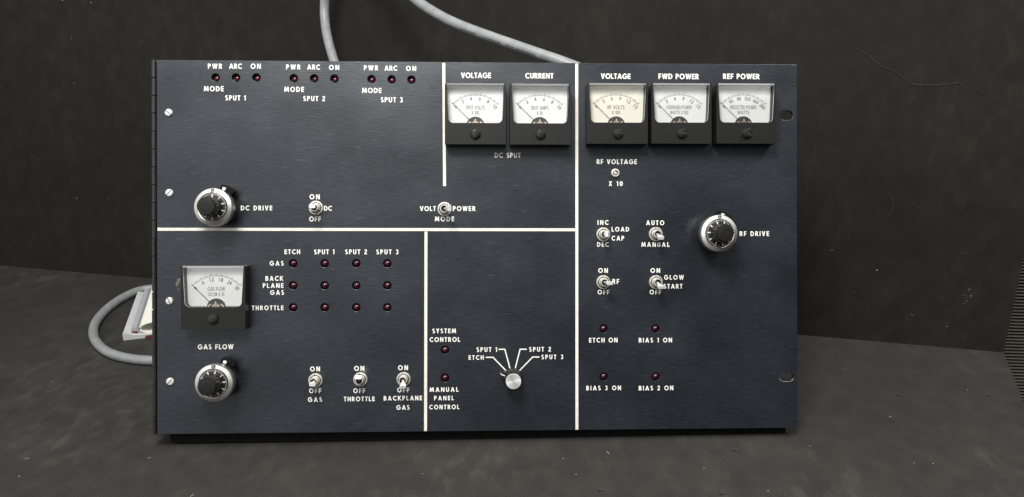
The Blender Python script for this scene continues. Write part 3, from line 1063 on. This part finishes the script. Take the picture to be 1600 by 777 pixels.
# ---- toggle switches
def toggle(px, py, tip, vert=False, label=None):
    c = pp(px, py, .0015)
    mb = MB()
    # knurled dress ring, inner nut, bushing with dark bore
    n = 48
    mb.lathe([(.0053, .0001), (.0053, .0013), (.0050, .0018), (.0042, .0019), (.0041, .0008), (.0030, .0008)], n, mis=[0, 0, 0, 1, 1, 1], close=False)
    for i in range(16):
        a = 2 * math.pi * i / 16 + .1
        xf = Matrix.Rotation(a, 4, 'Z')
        if i % 4 == 0:
            mb.box(.0041, .0047, -.0003, .0003, .0017, .00196, 1, xf)
    mb.lathe([(.0036, .0008), (.0036, .0024), (.0034, .0027), (.0031, .0027), (.0031, .0075), (.0028, .0079), (.0023, .0079), (.0022, .0050), (.0006, .0045)], n, mis=[0, 0, 0, 0, 0, 0, 1, 1, 1])
    s = mb.build("toggle_switch", ["nickel", "socket_dark"], panel, loc=(c.x, c.y, 0), label=label)
    # bat lever flattening towards its tip
    L_ = .0172
    axis = Vector((tip[0], tip[1], L_ - .0045)).normalized()
    side = Vector((0, 1, 0)) if vert else Vector((1, 0, 0))
    side = (side - axis * side.dot(axis)).normalized()
    up = axis.cross(side)
    base = Vector((0, 0, .0045))
    mb = MB()
    n = 20
    secs = [(0, .0011, .0011, 2), (.35, .0012, .0012, 2), (.55, .0016, .0013, 2.6), (.75, .0021, .00135, 4), (.97, .00235, .0014, 6), (1.0, .0021, .00115, 6)]
    length = (Vector((tip[0], tip[1], L_)) - base).length
    vs = []
    for (t, a_, b_, e) in secs:
        ctr = base + axis * length * t
        for i in range(n):
            th = 2 * math.pi * i / n
            cx_, sy_ = math.cos(th), math.sin(th)
            x = a_ * math.copysign(abs(cx_) ** (2 / e), cx_)
            y = b_ * math.copysign(abs(sy_) ** (2 / e), sy_)
            vs.append(ctr + side * x + up * y)
    mb.add(vs, [(j * n + i, j * n + (i + 1) % n, (j + 1) * n + (i + 1) % n, (j + 1) * n + i) for j in range(len(secs) - 1) for i in range(n)], 0, True)
    mb.add(vs[-n:], [list(range(n))], 0)
    mb.build("lever", "chrome_lever", s)
toggle(493.4, 324.8, (.0006, .0002), label="toggle switch between ON and OFF captions beside DC")
toggle(694.6, 326.7, (.0046, -.0004), True, label="toggle switch between the VOLT and POWER captions")
toggle(492.6, 594.8, (.0012, -.0004), label="toggle switch above the OFF and GAS captions, left of the THROTTLE switch")
toggle(562.9, 593.2, (.0009, .0042), label="toggle switch above the THROTTLE caption, lever up")
toggle(630.5, 592.9, (.0011, -.0030), label="toggle switch above the BACKPLANE GAS caption")
toggle(942.9, 366.4, (.0, .0), True, label="toggle switch beside the LOAD CAP captions")
toggle(1025, 366.0, (.0003, -.0032), label="toggle switch between the AUTO and MANUAL captions")
toggle(942.9, 441.2, (.0026, -.0002), label="toggle switch beside the RF caption")
toggle(1025.3, 441.2, (.0, -.0031), label="toggle switch beside the GLOW START captions")

# ---- test jack
c = pp(961.6, 270.5, .001)
mb = MB()
mb.lathe([(.0033, .0001), (.0033, .0012), (.0030, .0019), (.0023, .0021), (.0019, .0018), (.0018, .0003), (.0004, .0002)], 32, mis=[0, 0, 0, 0, 0, 1, 1])
mb.lathe([(.0012, .0003), (.0012, .0014), (.0009, .0016)], 20, 0)
mb.build("test_jack", ["nickel", "socket_dark"], panel, loc=(c.x, c.y, 0))

# ---- rotary selector
c = pp(802.4, 596.3, .0178)
mb = MB()
n = 96
prof = [(.0074, .0001), (.0074, .0030), (.0070, .0036), (.0064, .0040), (.0062, .0165), (.0058, .0176), (.0030, .0176)]
vs = []
for j, (r, z) in enumerate(prof):
    for i in range(n):
        a = 2 * math.pi * i / n
        rr = r * (1 + (.035 * (1 if math.cos(24 * a) > 0 else -1) if 3 <= j <= 4 else 0))
        vs.append((rr * math.cos(a), rr * math.sin(a), z))
mb.add(vs, [(j * n + i, j * n + (i + 1) % n, (j + 1) * n + (i + 1) % n, (j + 1) * n + i) for j in range(len(prof) - 1) for i in range(n)], 0, False)
mb.add([vs[(len(prof) - 1) * n + i] for i in range(n)], [list(range(n))], 0)
sel = mb.build("selector_knob", "black_plastic", panel, loc=(c.x, c.y, 0))
mb = MB()
mb.lathe([(.0057, .0174), (.0057, .0179), (.0054, .0182), (.0012, .01815), (.0001, .01815)], 64, 0)
mb.build("knob_cap", "spun_aluminium", sel)
mb = MB()
xf = Matrix.Rotation(R(158), 4, 'Z')
mb.prism([(.0060, -.0030), (.0088, -.0017), (.0097, 0), (.0088, .0017), (.0060, .0030)], .0002, .0070, 0, xf)
mb.box(.0064, .0094, -.00035, .00035, .0070, .0072, 1, xf)
mb.box(.00965, .00985, -.00035, .00035, .0008, .0070, 1, xf)
mb.build("pointer", ["black_plastic", "white_print"], sel, bevel=.0003)

# ---- worn marks on the plate: tape residue, ring stains, fine scratches, scraped slot rim
def mark(polys, m, name, z=.00003):
    mb = MB()
    for k, p in enumerate(polys):
        mb.flat(p, z + k * 2e-6, 0)
    mb.build(name, m, panel)
res = []
for k in range(9):
    c = pp(random.uniform(275.5, 280.5), random.uniform(437, 454))
    q = random.uniform(.0005, .0012)
    res.append([(c.x + q * math.cos(b) * random.uniform(.5, 1), c.y + 1.2 * q * math.sin(b)) for b in (0, 1, 2, 3, 4, 5.2)])
mark(res, "tape_residue", "tape_residue")
for px, py, r_ in ((305, 116, .0044), (303, 268, .0048)):
    c = pp(px, py)
    mark([[(c.x + q * math.cos(z_), c.y + q * math.sin(z_)) for q, z_ in ((r_, a), (r_ + .0003, a), (r_ + .0003, b), (r_, b))]
          for a, b in [(2 * math.pi * i / 26, 2 * math.pi * (i + 1) / 26) for i in range(26)]], "ring_stain", "ring_stain")
for px, py, l in [(660, 196, 10), (520, 420, 8), (355, 388, 14), (300, 388, 8), (770, 430, 12), (640, 620, 9), (820, 330, 8), (420, 520, 10), (560, 230, 12), (1160, 258, 6), (1168, 264, 5), (790, 491, 6), (430, 180, 10), (330, 640, 12)]:
    c = pp(px, py)
    l *= .00024
    mark([[(c.x - l, c.y - .0001), (c.x + l, c.y - .00008), (c.x + l, c.y + .00006), (c.x - l, c.y + .0001)]], "scratch", "scratch")
c = pp(1228.6, 588.5)
for a0, a1, wd in ((200, 262, .00035), (262, 335, .00045)):
    pts_o, pts_i = [], []
    for i in range(9):
        a = R(a0 + (a1 - a0) * i / 8)
        sx_ = .0018 * (1 if math.cos(a) > .25 else -1 if math.cos(a) < -.25 else math.cos(a) / .25)
        pts_o.append((c.x + sx_ + (.0036 + wd) * math.cos(a), c.y + (.0036 + wd) * math.sin(a)))
        pts_i.append((c.x + sx_ + .0037 * math.cos(a), c.y + .0037 * math.sin(a)))
    mark([pts_o + pts_i[::-1]], "bare_edge", "scraped_edge", .00004)

# =================================================================== CABLES
CRAD = 0.0044
def cable(name, pts, label, marks=()):
    sp = spline(pts, 14)
    mb = MB()
    mb.tube(sp, CRAD, 20, 0)
    # worn print along the sheath
    for i0, i1 in marks:
        i = i0
        while i < i1:
            k = int(i)
            p = sp[k].lerp(sp[k + 1], i - k)
            t = (sp[k + 1] - sp[k]).normalized()
            v = (CO - p)
            v = (v - t * v.dot(t)).normalized()
            dn = t.cross(v)
            if dn.z > 0:
                dn = -dn
            nr = (v * 0.86 + dn * 0.5).normalized()
            tn = t.cross(nr)
            c_ = p + nr * (CRAD * 1.012)
            l_, h_ = random.uniform(.0003, .0009), random.uniform(.0004, .0009)
            q = [c_ + t * l_ + tn * h_, c_ - t * l_ + tn * h_ * .8, c_ - t * l_ - tn * h_, c_ + t * l_ * .7 - tn * h_]
            mb.add(q, [(0, 1, 2, 3)], 1)
            i += random.uniform(.10, .45)
    o = mb.build(name, ["cable_grey", "cable_mark"])
    tag(o, label, "cable", "grey cables behind the panel")
    return o

# loop lying on the floor at the left
fl_px = [(236, 451), (212, 456), (186, 469), (164, 486), (149, 505), (146, 523), (154, 539), (172, 552), (200, 560), (236, 563.5)]
fl_pts = [on_z(px, py, CRAD) for px, py in fl_px]
fl_pts = ([PM @ Vector((xa + .11, .040, -.044)), PM @ Vector((xa + .11, .036, -.062)), fl_pts[0] + Vector((.075, .000, .004)), fl_pts[0] + Vector((.035, .006, .001))] + fl_pts +
          [fl_pts[-1] + Vector((.035, -.004, .001)), PM @ Vector((xa + .075, .030, -.060)), PM @ Vector((xa + .085, .034, -.044))])
cable("cable", fl_pts, "thick grey cable looping over the floor to the left of the panel")

# arch rising behind the panel
arch = [(604, 262, .618), (598, 235, .622), (572, 190, .68), (540, 145, .73), (521.5, 94, .745), (511, 55, .755), (507, 20, .76), (510, -20, .755), (524, -58, .745), (560, -78, .73), (600, -50, .71), (640, -9, .69), (668, 13, .68),
        (710, 36, .665), (770, 59, .645), (830, 80, .63), (895, 103, .618), (940, 125, .614), (975, 160, .614), (990, 210, .616), (994, 262, .617)]
apts = []
for px, py, d in arch:
    dm = wall_depth(px, py) - 0.014
    apts.append(at_depth(px, py, min(d, dm)))
cable("cable", apts, "thick grey cable arching up behind the top edge of the panel", [(186, 191), (194, 200), (202, 212)])

# =================================================================== PLASTIC STRIP (inside the loop)
a0 = on_z(193, 533, 0.0)        # front left foot
a1 = on_z(216.5, 466, 0.0)      # rear left foot
sd = (a1 - a0)
SL = sd.length
sdir = sd.normalized()
SM = Matrix((Vector((sdir.y, -sdir.x, 0)), sdir, Vector((0, 0, 1)))).transposed().to_4x4()
SM.translation = a0
strip = bpy.data.objects.new("plastic_strip", None)
col.objects.link(strip)
strip.matrix_world = SM
tag(strip, "light grey plastic strip with a raised rail and curled cream sheet inside the cable loop", "plastic strip")
mb = MB()
mb.prism([(0, 0), (.060, 0), (.060, .0030), (.011, .0040), (0.0012, .0075), (0, .0070)], -0.0, -SL, 0, Matrix(((1, 0, 0, 0), (0, 0, -1, 0), (0, 1, 0, .0004), (0, 0, 0, 1))))
mb.build("base", "grey_plastic", strip, bevel=.0005)
mb = MB()
rail = [(.0070, .0075), (.0070, .0035), (.0140, .0036), (.0140, .0066), (.0118, .0092), (.0078, .0100)]
RX = Matrix(((1, 0, 0, 0), (0, 0, -1, 0), (0, 1, 0, .0004), (0, 0, 0, 1)))
mb.prism(rail, -.006, -SL + .001, 0, RX)
mb.prism([(.0070, .0042), (.0132, .0038), (.0130, .0058), (.0076, .0064)], -.0045, -.0060, 1, RX)
mb.build("rail", ["mid_grey_plastic", "dull_red"], strip)
mb = MB()
prof = []
for i in range(25):
    t = i / 24
    a = R(165 - 330 * t)
    prof.append((.031 + .0165 * math.cos(a), .0088 + .0062 * math.sin(a)))
outer = prof
inner = [(.031 + (x - .031) * .95, .0088 + (y - .0088) * .88) for x, y in prof][::-1]
mb.prism(outer + inner, -.003, -SL + .003, 0, RX)
mb.build("curled_sheet", "cream_sheet", strip)
mb = MB()
mb.prism([(.020, .0002), (.060, .0002), (.060, .0028), (.020, .0028)], .0012, .0002, 0, RX)
mb.build("red_edge", "dull_red", strip)
